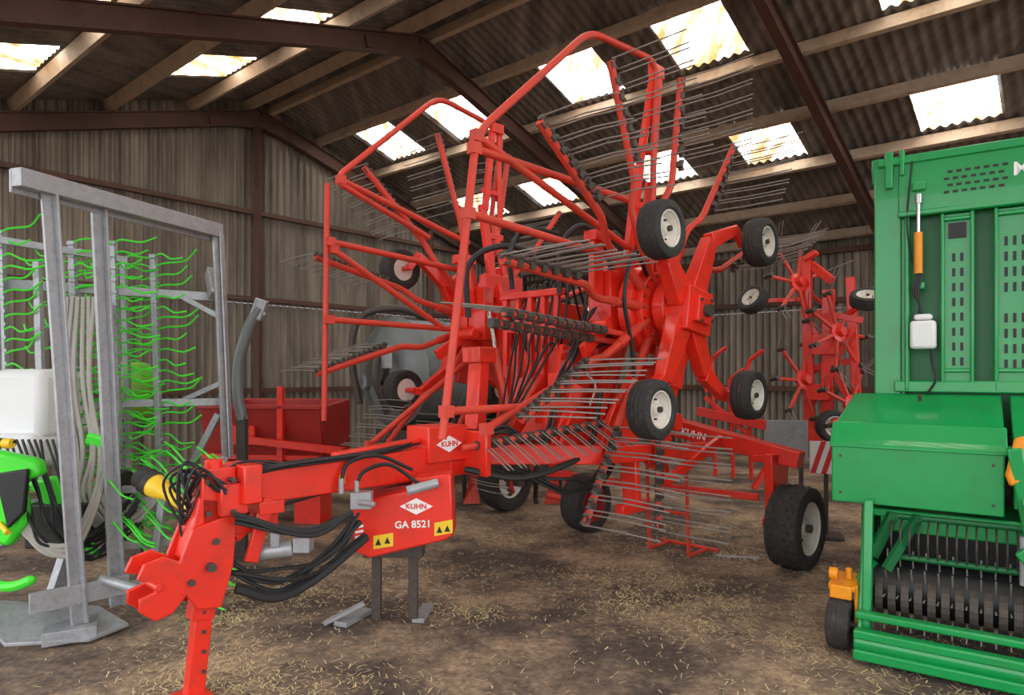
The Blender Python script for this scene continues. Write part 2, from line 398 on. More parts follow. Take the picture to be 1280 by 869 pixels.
# rack of detached tine arms carried across the front (transport position)
ra.part('tine_rack', RED2)
ra.tube([(-1.75, 1.02, 2.02), (-.35, 1.0, 1.93)], .022, 8); ra.tube([(-1.7, .90, 1.96), (-.35, .88, 1.88)], .022, 8)
ra.tube([(-1.72, .6, 1.14), (-.6, .98, 1.28)], .022, 8)
for j in range(11):
    p = -1.72+j*.098
    ra.part('rack_tine_clamps', DARK); c = Vector((p, 1.02, 2.02-.0065*j)); ra.cyl(c+Vector((-.03, 0, 0)), c+Vector((.03, 0, 0)), .034, n=8)
    c2 = Vector((p, .90, 1.96-.006*j)); ra.cyl(c2+Vector((-.03, 0, 0)), c2+Vector((.03, 0, 0)), .034, n=8)
    c3 = Vector((-1.6+j*.09, .64+j*.031, 1.155+j*.011)); ra.cyl(c3+Vector((-.03, 0, 0)), c3+Vector((.03, 0, 0)), .034, n=8)
    ra.part('rack_tines', TINE)
    for s_ in (-.02, .02):
        ra.tube([c+Vector((s_, 0, .03)), c+Vector((s_-.05, -.3, .07)), c+Vector((s_-.1, -.5, .09))], .005, 5)
        ra.tube([c3+Vector((s_, 0, .03)), c3+Vector((s_, .15, -.05)), c3+Vector((s_, .30, -.14))], .005, 5)

# drawbar
ra.part('drawbar', RED, .01)
ra.beam((-3.18, .49, 1.04), (-1.70, .41, 1.05), .15, .17, h2=.21)
ra.beam((-1.75, .41, 1.05), (.9, .08, 1.05), .18, .22)
ra.box((-1.78, .41, 1.17), (.34, .24, .24)); ra.box((-1.60, .56, 1.10), (.05, .34, .30))
ra.box((-3.16, .49, 1.07), (.10, .26, .20)); ra.beam((-2.6, .46, 1.16), (-1.95, .42, 1.20), .08, .03)
ra.beam((-1.62, .42, 1.08), (-.75, 1.02, 1.05), .09, .14); ra.beam((-.75, 1.02, 1.05), (.9, 1.0, .95), .09, .13)
ra.beam((-1.60, .38, 1.05), (-.8, -.5, 1.0), .09, .13); ra.beam((-.8, -.5, 1.0), (1.1, -.8, .95), .09, .13)
ra.part('chassis', RED, .008)
ra.box((0, 0, 1.12), (.95, .5, .30)); ra.box((-.1, 0, 1.6), (.30, .16, 1.0)); ra.box((.35, 0, 1.5), (.12, .34, .8))
ra.box((-.36, .0, 1.55), (.05, .62, .55)); ra.box((-.2, .28, 1.45), (.45, .03, .5)); ra.box((-.2, -.28, 1.45), (.45, .03, .5))
ra.box((-.1, 0, 2.15), (.42, .36, .20)); ra.beam((-1.0, .3, 1.15), (-.35, .1, 1.6), .10, .14)
ra.beam((-1.25, .2, 1.1), (-1.15, .15, 1.75), .10, .14); ra.box((-1.15, .15, 1.78), (.18, .20, .12))
for q in (-.3, -.15, 0, .15, .3): ra.box((-.40, q, 1.95), (.05, .05, .7))
ra.box((-.40, 0, 2.32), (.07, .72, .06)); ra.box((-.40, 0, 2.02), (.03, .66, .05))
ra.beam((-.8, .55, 1.12), (-.62, .60, 1.85), .06, .14); ra.beam((-.95, .75, 1.1), (-.75, .80, 1.55), .05, .10); ra.box((-.7, .6, 1.55), (.22, .10, .18)); ra.box((-.55, .42, 1.35), (.3, .2, .22))
ra.beam((-.6, .9, 1.1), (-.1, .95, 1.75), .06, .12); ra.beam((.3, .9, 1.05), (.1, .85, 1.7), .06, .12); ra.beam((-.3, .95, 1.05), (-.3, .98, .62), .06, .14); ra.box((-.3, .98, .6), (.35, .08, .08))
ra.beam((-.1, 1.0, .9), (.5, 1.0, 1.9), .05, .10); ra.beam((.0, 1.02, .72), (.9, 1.1, 1.05), .05, .08); ra.cyl((.1, 1.02, 1.25), (.1, 1.15, 1.25), .07, n=16)
ra.extr([(-.75, .98, 1.1), (-.55, .98, 1.42), (-.35, .98, 1.42), (-.25, .98, 1.1)], (0, .03, 0)); ra.extr([(-1.0, .80, 1.1), (-.85, .80, 1.35), (-.7, .80, 1.35), (-.62, .8, 1.1)], (0, .03, 0))
ra.beam((.45, -.1, 1.15), (1.05, .0, 1.2), .2, .26)
ra.beam((1.05, 0, 1.22), (1.12, 1.72, .90), .20, .18, w2=.15, h2=.14); ra.beam((1.05, 0, 1.22), (1.1, -1.6, .90), .20, .18, w2=.15, h2=.14)
ra.beam((1.02, .35, 1.2), (.9, .55, .55), .06, .10); ra.beam((.9, .5, .56), (1.0, 1.4, .56), .06, .06)
for s_ in (1, -1):
    ra.extr([(.90, s_*1.48, .95), (1.28, s_*1.48, .95), (1.22, s_*1.48, .62), (1.06, s_*1.48, .34), (.94, s_*1.48, .34), (.93, s_*1.48, .7)], (0, .08*s_, 0))
    ra.beam((.95, s_*1.45, .9), (1.3, s_*1.45, .93), .22, .06)
    ra.cyl((1.0, s_*1.45, .36), (1.0, s_*1.66, .36), .05)
    ra.wheel('transport_', (1.0, s_*1.72, .355), (0, s_, 0), .355, .29, RIM, tread=True)
ra.part('lower_axle', RED); ra.beam((.85, -.9, .55), (.85, .2, .55), .07, .07)
for z0 in (-.82, .12): ra.beam((.85, z0, .55), (.85, z0, 1.1), .07, .09)
ra.wheel('lower_', (.85, -.38, .30), (0, 1, 0), .30, .26, DRED)
ra.part('lower_axle', RED); ra.cyl((.85, -.5, .30), (.85, -.9, .30), .03); ra.beam((.85, -.62, .30), (.85, -.62, .6), .05, .07)
# hitch (front)
ra.part('hitch', RED, .006)
qh = .46
ra.box((-3.30, qh, 1.02), (.17, .15, .28)); ra.beam((-3.30, qh, 1.0), (-3.37, qh, .70), .15, .20, up=(1, 0, 0))
for q in (qh-.10, qh+.08):
    ra.extr([(-3.22, q, .93), (-3.24, q, .66), (-3.30, q, .46), (-3.42, q, .48), (-3.47, q, .56), (-3.53, q, .49), (-3.61, q, .47), (-3.68, q, .53), (-3.68, q, .59), (-3.61, q, .61), (-3.61, q, .65), (-3.69, q, .68), (-3.66, q, .75), (-3.57, q, .77), (-3.50, q, .73), (-3.44, q, .88)], (0, .022, 0))
ra.box((-3.36, qh, .68), (.16, .18, .16)); ra.cyl((-3.60, qh-.12, .63), (-3.60, qh+.12, .63), .02)
ra.box((-3.24, qh+.06, 1.0), (.14, .12, .16)); ra.cyl((-3.30, qh, 1.14), (-3.30, qh, 1.20), .045)
ra.beam((-3.34, qh, .60), (-3.40, qh, .02), .085, .075); ra.box((-3.41, qh, .015), (.16, .16, .03)); ra.beam((-3.33, qh, .66), (-3.37, qh, .40), .11, .10)
ra.box((-3.12, qh+.02, .84), (.30, .05, .08)); ra.beam((-3.2, qh, .78), (-2.9, qh, .98), .08, .05)
ra.box((-3.04, qh+.05, .93), (.14, .14, .07)); ra.beam((-3.05, qh+.10, .98), (-3.15, qh+.10, .66), .03, .07)
ra.extr([(-3.2, qh-.14, 1.12), (-3.05, qh-.14, 1.16), (-2.9, qh-.12, 1.12), (-2.95, qh-.12, 1.02), (-3.2, qh-.14, 1.0)], (0, .02, 0))
ra.part('hitch_pins', DARK); ra.cyl((-3.36, qh-.14, .68), (-3.36, qh+.14, .68), .022); ra.cyl((-3.45, qh-.12, .62), (-3.45, qh+.12, .62), .016); ra.cyl((-3.33, qh+.09, .80), (-3.33, qh+.115, .80), .018, n=6)
for z in (.94, 1.1):
    for p in (-3.25, -3.36): ra.cyl((p, qh+.08, z), (p, qh+.135 if p > -3.3 else qh+.09, z), .014, n=6)
for z in (.44, .34, .24, .14): ra.cyl((-3.365, qh-.05, z), (-3.365, qh+.05, z), .010, n=8)
# PTO shaft with yellow guard, hanging beside the drawbar
ra.part('pto_guard', YEL); ra.lathe((-3.36, -.30, 1.0), (.12, .35, -.14), [(0, .05), (.04, .07), (.10, .06), (.15, .038), (.55, .03)], 20)
ra.part('pto_guard_bellows', BLK); ra.lathe((-3.36, -.30, 1.0), (.12, .35, -.14), [(-.10, .04), (-.08, .07), (-.055, .058), (-.03, .078), (-.01, .065), (.015, .08), (.04, .073)], 20)
ra.part('pto_shaft', DARK); ra.cyl((-3.2, .30, .85), (-2.0, .25, 1.0), .03)

def wl(x, y, z):
    dx, dy = x-.445, y-6.18
    return (dx*.70+dy*.714, dx*.714-dy*.70, z)
ra.part('cowl', RED, .012)
Y0 = 4.12
cp = [(-.97, .855), (-.62, .93), (-.60, 1.0), (-.37, 1.03), (-.355, .66), (-.40, .63), (-.86, .52), (-.96, .56)]
ra.extr([wl(x, Y0, z) for x, z in cp], Vector(wl(0, .22, 0))-Vector(wl(0, 0, 0)))
ra.part('cowl_mount', DRED); ra.extr([wl(-.9, Y0+.2, .9), wl(-.5, Y0+.2, .95), wl(-.5, Y0+.2, .6), wl(-.9, Y0+.2, .6)], Vector(wl(0, .3, 0))-Vector(wl(0, 0, 0)))
ra.part('warning_labels', YEL)
for x0, x1, z0 in ((-.84, -.72, .575), (-.47, -.36, .655)):
    ra.extr([wl(x0, Y0-.002, z0), wl(x1, Y0-.002, z0+.02), wl(x1, Y0-.002, z0+.10), wl(x0, Y0-.002, z0+.08)], Vector(wl(0, .003, 0))-Vector(wl(0, 0, 0)))
ra.part('warning_symbols', HOSE)
for x0, z0 in ((-.81, .60), (-.755, .61), (-.44, .675), (-.392, .682)):
    ra.extr([wl(x0-.018, Y0-.004, z0), wl(x0+.018, Y0-.004, z0), wl(x0, Y0-.004, z0+.04)], Vector(wl(0, .003, 0))-Vector(wl(0, 0, 0)))
ra.part('reflectors', ORNG)
ra.box(wl(-.98, 3.93, 1.03), (.03, .03, .05), rz=.8)
ra.part('decals', TEXTW)
def dia(cx, cz, r, y):
    ra.extr([wl(cx-r, y, cz), wl(cx, y, cz+r*.5), wl(cx+r, y, cz), wl(cx, y, cz-r*.5)], Vector(wl(0, .003, 0))-Vector(wl(0, 0, 0)))
dia(-.58, .835, .10, Y0-.003)
for k in range(3): ra.extr([wl(-.95, Y0-.003, .70-.03*k), wl(-.90, Y0-.003, .71-.03*k), wl(-.90, Y0-.003, .725-.03*k), wl(-.95, Y0-.003, .715-.03*k)], Vector(wl(0, .003, 0))-Vector(wl(0, 0, 0)))
r = .11; ra.extr([(-1.78-r, .535, 1.17), (-1.78, .535, 1.17+r*.5), (-1.78+r, .535, 1.17), (-1.78, .535, 1.17-r*.5)], (0, .003, 0))
rk = -math.atan2(.714, .70)
def rl(x, y, z):
    p = wl(x, y, z); return (p[0], -p[1], z)
ra.text('logo_text', 'KUHN', rl(-.58, Y0-.006, .835), (math.pi/2, 0, rk), .045, RED)
ra.text('model_text', 'GA 8521', rl(-.60, Y0-.004, .725), (math.pi/2, -.04, rk), .06)
ra.text('logo_text_b', 'KUHN', (-1.78, -.541, 1.17), (math.pi/2, 0, 0), .05, RED)
ra.text('logo_text_c', 'KUHN', (.945, -.8, 1.07), (math.pi/2, .18, -math.pi/2), .09)
ra.part('valve_block', GALV, .004)
ra.box(wl(-.88, 3.98, .90), (.12, .07, .10), rz=.8); ra.cyl(wl(-.62, 4.0, .95), wl(-.44, 4.05, .99), .028)
ra.cyl(wl(-1.40, 3.62, .68), wl(-1.18, 3.66, .70), .042); ra.box(wl(-1.13, 3.68, .72), (.09, .09, .08), rz=.8); ra.box(wl(-1.26, 3.63, .76), (.05, .05, .08), rz=.8)
ra.cyl(wl(-.98, 3.9, .95), wl(-.98, 3.9, 1.04), .016); ra.cyl(wl(-.90, 3.94, .95), wl(-.90, 3.94, 1.02), .014); ra.cyl(wl(-.88, 3.9, .9), wl(-.78, 3.85, .9), .014)
ra.part('parking_stand', DARK, .004)
for x in (-.92, -.68): ra.extr([wl(x, 4.45, .62), wl(x+.06, 4.45, .62), wl(x+.06, 4.45, .03), wl(x, 4.45, .03)], Vector(wl(0, .05, 0))-Vector(wl(0, 0, 0)))
ra.extr([wl(-.97, 4.42, .60), wl(-.58, 4.42, .60), wl(-.58, 4.42, .44), wl(-.97, 4.42, .44)], Vector(wl(0, .12, 0))-Vector(wl(0, 0, 0)))
ra.part('stand_feet', GALV, .003)
ra.box(wl(-1.05, 4.52, .02), (.10, .30, .03), rz=1.2); ra.box(wl(-.60, 4.6, .02), (.08, .30, .03), rz=.9)
ra.beam(wl(-1.22, 4.4, .02), wl(-.98, 4.5, .12), .05, .02)
J = lambda s=.03: random.uniform(-s, s)
ra.part('hydraulic_hoses', HOSE)
for i in range(13):
    ra.hose([wl(-1.46+J(), 3.45+J(), 1.06+J()), wl(-1.58+J(.06), 3.40+J(), 1.16+J(.05)), wl(-1.68+J(.08), 3.42+J(), 1.02+J(.07)), wl(-1.60+J(.06), 3.46+J(), .86+J(.1)), wl(-1.45+J(), 3.52+J(), 1.12+J(.05)), wl(-1.15+J(), 3.72+J(), 1.15+J(.015)), wl(-.80+J(), 4.2+J(), 1.16+J(.012)), wl(-.45+J(), 4.75+J(), 1.22+J(.02)), wl(-.1, 5.2, 1.19)], .0068, 6)
for i in range(4):
    ra.hose([wl(-1.38+J(), 3.42, .92+J()), wl(-1.10+J(.05), 3.55, .82+J(.03)), wl(-.88, 3.75, .87+J(.02))], .012)
for i in range(6):
    ra.hose([wl(-1.44+J(), 3.50, .64+J(.05)), wl(-1.2+J(.06), 3.62+J(), .52+J(.08)), wl(-1.02+J(), 3.8, .64+J(.06)), wl(-.9+J(), 3.95, .80+J())], .011)
ra.hose([wl(-1.42, 3.5, .54), wl(-1.25, 3.6, .46), wl(-1.08, 3.72, .52), wl(-.86, 4.0, .68)], .03)
ra.hose([wl(-.98, 3.9, 1.02), wl(-.95, 3.95, 1.12), wl(-.8, 4.05, 1.15), wl(-.6, 4.1, 1.06)], .012); ra.hose([wl(-.90, 3.94, 1.0), wl(-.86, 3.98, 1.07), wl(-.72, 4.02, 1.10), wl(-.55, 4.05, .98)], .012)
for i in range(8):
    a = -.3+i*.08
    ra.hose([(-1.3, .35+i*.02, 1.2), (-1.0, .3+a*.3+J(), 1.22+i*.02), (-.6+J(), .2+a, 1.5+i*.06), (-.45, .12+a+J(), 1.9), (-.35+J(), .15+a, 2.25+.04*i), (-.2, .1+a, 2.4+J()), (.0, .05+a, 2.1)], .010)
for i in range(5):
    ra.hose([(-1.5, .5+J(), 1.2), (-1.3+J(), .6+J(), 1.25+J()), (-1.05+J(.05), .7+J(), 1.1+J(.05)), (-.85+J(.05), .72+J(.05), 1.5+J(.1)), (-.7+J(.05), .75+J(.04), 1.85+J(.1)), (-.45, .7+J(.05), 2.2+J(.08))], .010)
    ra.hose([(-1.45, .45+J(), 1.0), (-1.2+J(), .65+J(), .9+J(.04)), (-.9+J(), .85, .82+J(.06)), (-.5+J(.06), .85+J(), .9+J(.08)), (-.2, .8, 1.3+J(.1))], .012)
ra.hose([(-.75, .62, 2.25), (-.78, .66, 2.6), (-.6, .7, 2.78), (-.38, .75, 2.7), (-.3, .8, 2.4)], .022)
ra.hose([(-.95, -.2, 2.1), (-.98, -.18, 2.5), (-.8, -.1, 2.68), (-.5, 0, 2.7), (-.3, .1, 2.5)], .026)
ra.hose([(-1.5, .85, 2.2), (-1.55, .88, 2.45), (-1.4, .9, 2.60), (-1.1, .9, 2.62)], .018)
ra.hose([(-1.7, .6, 1.0), (-1.4, .8, .93), (-1.1, .9, .98), (-.8, .95, 1.1), (-.6, .9, 1.5)], .022)
ra.hose([(-.2, 1.05, 2.4), (-.45, 1.1, 2.55), (-.55, 1.08, 2.2), (-.4, 1.05, 1.8), (-.3, 1.0, 1.3)], .016)
ra.part('pale_cable', GREYH); ra.hose([(-.55, .8, 2.0), (-.7, .82, 1.7), (-.6, .85, 1.55), (-.68, .86, 1.4)], .008)
ra.part('drive_shaft_guard', BLK)
ra.cyl((-.2, .1, 1.75), (0, .6, HZ), .05); ra.cyl((-.2, -.1, 1.75), (0, -.6, HZ), .05)
ra.lathe((-.3, .62, 1.95), (0, 1, 0), [(-.1, .09), (0, .11), (.1, .09)], 18)
ra.part('rear_stand', RED2)
for q in (.55, .95):
    ra.tube([(.55, q, 1.0), (.60, q, .04), (.95, q, .04)], .018, 6, .03)
ra.tube([(.95, .45, .04), (.95, 1.05, .04)], .018, 6); ra.tube([(.6, .55, .4), (.6, .95, .4)], .015, 6)
ra.done()

sp = B('open_end_spanner'); sp.part('body', GALV, .002)
sp.beam((1.88, 6.05, .012), (2.12, 6.00, .012), .03, .012); sp.lathe((2.15, 5.99, .004), (0, 0, 1), [(0, .035), (.014, .035)], 12); sp.lathe((1.85, 6.06, .004), (0, 0, 1), [(0, .03), (.014, .03)], 12); sp.done()

# ------------------------------------------------------------ BALER (right)
gb = B('round_baler', (1.96, 4.17, 0), math.atan2(-.57, .82))
WD = 2.3
gb.part('hood', GREEN, .02)
gb.extr([(0, 0, .86), (0, 0, 1.22), (0, .12, 1.33), (0, .88, 1.50), (0, .95, .9)], (.86, 0, 0))
gb.extr([(.90, .05, .90), (.90, .05, 1.20), (.90, .15, 1.30), (.90, .88, 1.50), (.90, .95, .9)], (WD-.9, 0, 0))
gb.extr([(-.012, -.012, 1.20), (-.012, .115, 1.345), (-.012, .125, 1.325), (-.012, 0, 1.19)], (.885, 0, 0))
gb.part('hood_fixings', DARK)
for s0 in (.05, .81):
    for z in (.92, 1.14): gb.cyl((s0, -.006, z), (s0, .0, z), .009, n=6)
gb.cyl((.42, .7, 1.455), (.42, .68, 1.50), .012)
gb.part('tower', GREEN, .01)
T = .92
gb.box((.21, T+.04, 2.3), (.17, .12, 1.62)); gb.box((.30, T+.3, 2.0), (.04, .6, 1.9))
gb.box((.155, T+.35, 2.85), (.05, .5, .5)); gb.box((.14, T+.1, 3.08), (.07, .16, .18)); gb.box((.22, T-.03, 3.06), (.05, .06, .26)); gb.box((.30, T-.03, 3.10), (.03, .06, .18))
gb.box((WD-.1, T+.04, 2.3), (.17, .12, 1.62))
gb.box((1.2, T, 2.93), (1.85, .07, .36)); gb.box((1.2, T+.02, 3.12), (2.1, .14, .06)); gb.box((1.2, T-.04, 2.74), (1.85, .05, .04)); gb.box((1.2, T+.0, 1.55), (1.9, .10, .08))
for cx, w_ in ((.62, .19), (.93, .22), (1.25, .24), (1.6, .3)):
    gb.box((cx, T+.01, 2.12), (w_, .04, 1.2))
    for sx in (-1, 1): gb.box((cx+sx*(w_/2-.012), T-.025, 2.12), (.024, .05, 1.2))
    gb.box((cx, T-.02, 1.66), (w_, .03, .03)); gb.box((cx, T-.02, 2.68), (w_, .03, .03))
gb.box((.33, T-.03, 2.12), (.03, .05, 1.2)); gb.box((.40, T-.03, 2.24), (.07, .06, .05)); gb.box((.40, T-.04, 2.92), (.08, .06, .06))
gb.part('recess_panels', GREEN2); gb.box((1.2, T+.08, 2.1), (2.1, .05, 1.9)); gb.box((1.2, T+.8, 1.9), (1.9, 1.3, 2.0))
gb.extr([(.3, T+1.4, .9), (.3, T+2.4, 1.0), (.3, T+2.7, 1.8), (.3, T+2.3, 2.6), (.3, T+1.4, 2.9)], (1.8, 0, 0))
gb.part('slots', HOSE, 0)
for i in range(7):
    for j in range(4): gb.box((.56+i*.05+(j % 2)*.02, T-.036, 2.86+j*.045), (.030, .006, .016))
for cx in (.60, .645):
    for k in range(8): gb.box((cx, T-.012, 1.72+k*.1), (.018, .006, .055))
for cx in (.885, .93, .975):
    for k in range(9):
        if k not in (4,): gb.box((cx, T-.012, 1.70+k*.1), (.018, .006, .06))
for cx in (1.2, 1.25, 1.30, 1.55, 1.6, 1.65):
    for k in range(9): gb.box((cx, T-.012, 1.70+k*.1), (.018, .006, .06))
gb.box((.62, T-.02, 2.60), (.10, .02, .10))
gb.part('ram_body', ORNG); gb.cyl((.40, T-.08, 2.32), (.40, T-.08, 2.60), .026)
gb.part('ram_rod', CHROME); gb.cyl((.40, T-.08, 2.58), (.40, T-.08, 2.82), .012); gb.cyl((.40, T-.08, 2.80), (.40, T-.08, 2.86), .022)
gb.part('oiler_box', WHITE, .02); gb.box((.43, T-.10, 1.90), (.15, .12, .19)); gb.box((.43, T-.10, 2.02), (.11, .08, .04))
gb.part('hoses', HOSE)
for i in range(3): gb.hose([(.40+i*.01, T-.07, 2.33), (.37+i*.015, T-.08, 2.2), (.41, T-.1, 2.1), (.39+i*.02, T-.08, 2.0)], .008)
gb.hose([(.47, T-.08, 1.85), (.48, T-.06, 1.7), (.50, T-.08, 1.6), (.45, T-.06, 1.5)], .008)
gb.hose([(.36, T-.05, 3.1), (.33, T-.06, 2.7), (.36, T-.05, 2.4)], .006)
gb.text('brand_text', 'M', (.965, T-.037, 2.95), (math.pi/2, 0, 0), .12)
# pickup
gb.part('pickup_sides', GREEN, .01)
for s0 in (.16, WD-.1):
    gb.extr([(s0, -.20, .10), (s0, -.05, .46), (s0, .10, .86), (s0, .75, .86), (s0, .70, .20), (s0, .2, .08)], (.035, 0, 0))
gb.box((.21, -.10, .5), (.05, .06, .8), rx=-.12)
for t, z, w in ((-.26, .17, .05), (-.27, .06, .06), (-.20, .26, .04)): gb.box((.16+(WD-.2)/2, t, z), (WD-.2, .07, w))
gb.cyl((.16, -.24, .12), (WD, -.24, .12), .05, n=20)
gb.box((1.2, .36, .80), (2.1, .5, .05)); gb.box((1.2, .15, .74), (1.9, .05, .10))
gb.part('pickup_drum', HOSE); gb.cyl((.22, .16, .36), (WD-.1, .16, .36), .15, n=24); gb.box((1.2, .5, .5), (2.0, .05, .6))
s0 = .26
while s0 < WD-.15:
    pts = []
    for a in range(-100, 110, 15):
        an = math.radians(a); pts.append(Vector((s0, .14-math.cos(an)*.18, .32+math.sin(an)*.14)))
    gb.part('pickup_strips', DARK)
    for a, c in zip(pts, pts[1:]): gb.beam(a, c, .040, .006, up=(0, -1, .01))
    gb.part('pickup_tines', TINE)
    for a in (-30, 10, 45, 75):
        an = math.radians(a); d = Vector((0, -math.cos(an), math.sin(an))); c = Vector((s0+.033, .14, .32))
        gb.tube([c+d*.15, c+d*.24, c+d*.29+Vector((0, .03, -.01))], .005, 5)
    s0 += .066
gb.part('windguard_tines', DARK)
for i in range(40):
    s0 = .32+i*.046
    gb.tube([(s0, .12, .78), (s0, .02, .74), (s0, -.01, .66), (s0, .05, .56)], .006, 5, .05)
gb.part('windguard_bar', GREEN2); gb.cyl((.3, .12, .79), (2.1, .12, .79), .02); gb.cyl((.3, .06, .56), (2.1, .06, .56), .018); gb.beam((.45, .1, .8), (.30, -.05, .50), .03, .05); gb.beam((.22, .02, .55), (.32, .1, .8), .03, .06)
gb.part('gauge_bracket', ORNG, .008)
gb.box((.075, -.02, .385), (.15, .20, .035), rx=.2); gb.box((.15, -.06, .28), (.022, .09, .22)); gb.box((.07, -.12, .345), (.12, .03, .08)); gb.cyl((.0, -.08, .44), (.05, -.08, .44), .035); gb.cyl((.10, -.02, .40), (.10, -.02, .47), .02)
gb.part('gauge_bracket_arm', GREEN, .006); gb.beam((.15, -.0, .37), (.22, .1, .5), .05, .06)
gb.wheel('gauge_', (.065, -.09, .155), (-1, 0, 0), .155, .13, DARK)
gb.part('gauge_axle', DARK); gb.cyl((.065, -.09, .155), (.155, -.09, .155), .02)
gb.part('linkage', GREEN, .01)
gb.beam((.90, -.05, 1.25), (.98, -.02, .75), .07, .10); gb.beam((.98, -.10, 1.0), (1.12, -.1, .55), .06, .12); gb.beam((.93, -.1, .72), (1.25, -.12, .35), .06, .08)
gb.part('linkage_latch', ORNG, .015); gb.extr([(.86, -.09, 1.10), (.90, -.09, 1.30), (.98, -.09, 1.32), (.96, -.09, 1.18), (.93, -.09, 1.06), (.88, -.09, 1.04)], (0, .05, 0))
gb.part('linkage_spring', GALV); gb.cyl((.94, -.06, .78), (.94, -.04, .52), .018)
gb.wheel('main_', (.12, 1.9, .45), (-1, 0, 0), .45, .32, RIM, tread=True)
gb.wheel('main_', (2.28, 1.9, .45), (1, 0, 0), .45, .32, RIM, tread=True)
gb.part('axle', DARK); gb.cyl((.1, 1.9, .45), (2.3, 1.9, .45), .05); gb.box((1.2, 1.8, .75), (1.2, .8, .5))
gb.done()

# ------------------------------------------------------------ TINE HARROW (left)
hw = B('folding_tine_harrow')
hw.part('galvanised_frame', GALV, .003)
hw.beam((-2.95, 4.04, 2.81), (-2.44, 5.66, 2.82), .09, .11)
hw.beam((-2.99, 4.05, 2.79), (-2.48, 5.67, 2.80), .02, .14)
for (xt, yt), (xb, yb) in (((-2.90, 4.24), (-2.67, 4.18)), ((-2.82, 4.62), (-2.62, 4.50))):
    hw.beam((xt, yt, 2.78), (xb, yb, .10), .075, .02, up=(.9, -.4, 0)); hw.beam((xt+.03, yt+.02, 2.78), (xb+.03, yb+.02, .10), .015, .07, up=(.9, -.4, 0))
    hw.beam((xt-.03, yt+.02, 2.78), (xb-.03, yb+.02, .10), .015, .07, up=(.9, -.4, 0))
hw.beam((-2.44, 5.62, 2.80), (-2.33, 5.55, .95), .08, .025, up=(.9, -.4, 0)); hw.beam((-2.41, 5.64, 2.80), (-2.30, 5.57, .95), .015, .07)
hw.extr([(-2.86, 4.02, .22), (-2.50, 4.42, .22), (-2.50, 4.42, .34), (-2.86, 4.02, .34)], (.03, -.03, 0))
hw.extr([(-3.2, 4.0, .30), (-2.95, 3.95, .05), (-2.55, 4.1, .02), (-2.45, 4.35, .02), (-2.7, 4.45, .10)], (0, 0, .02))
hw.box((-2.72, 4.20, .06), (.28, .28, .08), rz=.5)
hw.beam((-3.75, 5.0, 2.30), (-2.48, 5.75, 2.28), .05, .07); hw.beam((-3.7, 5.1, 1.40), (-2.42, 5.72, 1.40), .05, .06)
hw.beam((-3.7, 5.05, .66), (-2.5, 5.6, .62), .05, .07); hw.beam((-3.9, 4.7, 2.62), (-3.0, 5.3, 2.52), .04, .05)
hw.beam((-2.7, 5.6, 2.26), (-2.40, 5.60, 2.10), .04, .04); hw.beam((-2.7, 5.6, 1.42), (-2.38, 5.58, 1.56), .04, .04)
hw.beam((-2.55, 5.72, 2.5), (-2.46, 5.6, 2.28), .05, .10); hw.beam((-2.75, 5.6, .66), (-2.42, 5.6, 1.30), .04, .05)
bars = [(-3.72, 4.95, 2.68), (-3.55, 5.35, 2.6), (-3.33, 5.15, 2.64), (-3.08, 5.25, 2.66), (-2.90, 5.5, 2.60), (-3.20, 5.6, 2.6), (-3.62, 4.75, 2.4), (-3.42, 4.9, 2.45)]
for x, y, zt in bars: hw.beam((x, y, zt), (x+.09, y-.05, .45), .045, .045)
hw.part('spring_tines', LIME)
for bi, (x, y, zt) in enumerate(bars[:6]):
    n = 26
    for i in range(n):
        z = zt-.02-i*(zt-.4)/n; xx = x+.09*(zt-z)/2.2; L_ = random.uniform(.28, .40); w = random.uniform(-.05, .05)
        hw.tube([(xx+.02, y-.03, z), (xx+.10, y-.07, z+.02), (xx+L_*.75, y-.12+w, z-.01+w), (xx+L_, y-.12, z+.04+w*1.8)], .0074, 5, .05)
        if i % 2: hw.tube([(xx-.02, y-.03, z), (xx-.08, y-.06, z+.02), (xx-L_*.5, y-.10+w, z-.03), (xx-L_*.6, y-.1, z+.03)], .0074, 5, .05)
hw.part('tine_holders', GALV)
for (x, y, zt) in bars[:5]:
    for i in range(24):
        z = zt-.02-i*(zt-.4)/24; hw.box((x+.09*(zt-z)/2.2+.01, y-.03, z), (.05, .03, .025))
hw.part('white_tank', WHITE, .06); hw.box((-3.72, 5.0, 1.42), (.95, .6, .50)); hw.box((-3.6, 4.85, 1.1), (.7, .5, .25))
hw.part('green_cowl', LIME, .03)
hw.extr([(-3.35, 4.25, 1.18), (-2.98, 4.25, 1.10), (-2.95, 4.25, 1.0), (-3.08, 4.25, .96), (-3.05, 4.25, .70), (-3.16, 4.25, .55), (-3.35, 4.25, .60)], (0, .10, 0))
hw.tube([(-3.35, 4.10, .42), (-2.98, 4.05, .36), (-2.84, 4.05, .42)], .03, 8, .1); hw.box((-2.95, 4.9, 1.15), (.2, .12, .10), ry=.3)
hw.extr([(-3.3, 4.6, .9), (-2.98, 4.7, .42), (-2.85, 4.7, .35), (-3.0, 4.6, .75), (-3.1, 4.6, .95)], (0, .06, 0))
hw.part('black_cover', HOSE, .01); hw.extr([(-3.20, 4.2, 1.02), (-3.0, 4.2, 1.05), (-3.02, 4.2, .78), (-3.12, 4.2, .68)], (0, .04, 0)); hw.cyl((-3.3, 4.1, 1.24), (-3.0, 4.1, 1.22), .026)
hw.box((-3.1, 4.8, .6), (.4, .4, .3)); hw.cyl((-2.9, 4.9, .85), (-2.75, 4.85, .85), .10)
hw.part('yellow_caps', YEL); hw.cyl((-3.05, 4.08, 1.22), (-3.0, 4.08, 1.22), .03); hw.cyl((-3.42, 4.4, .80), (-3.10, 4.18, .66), .016)
hw.part('white_pipes', GREYH)
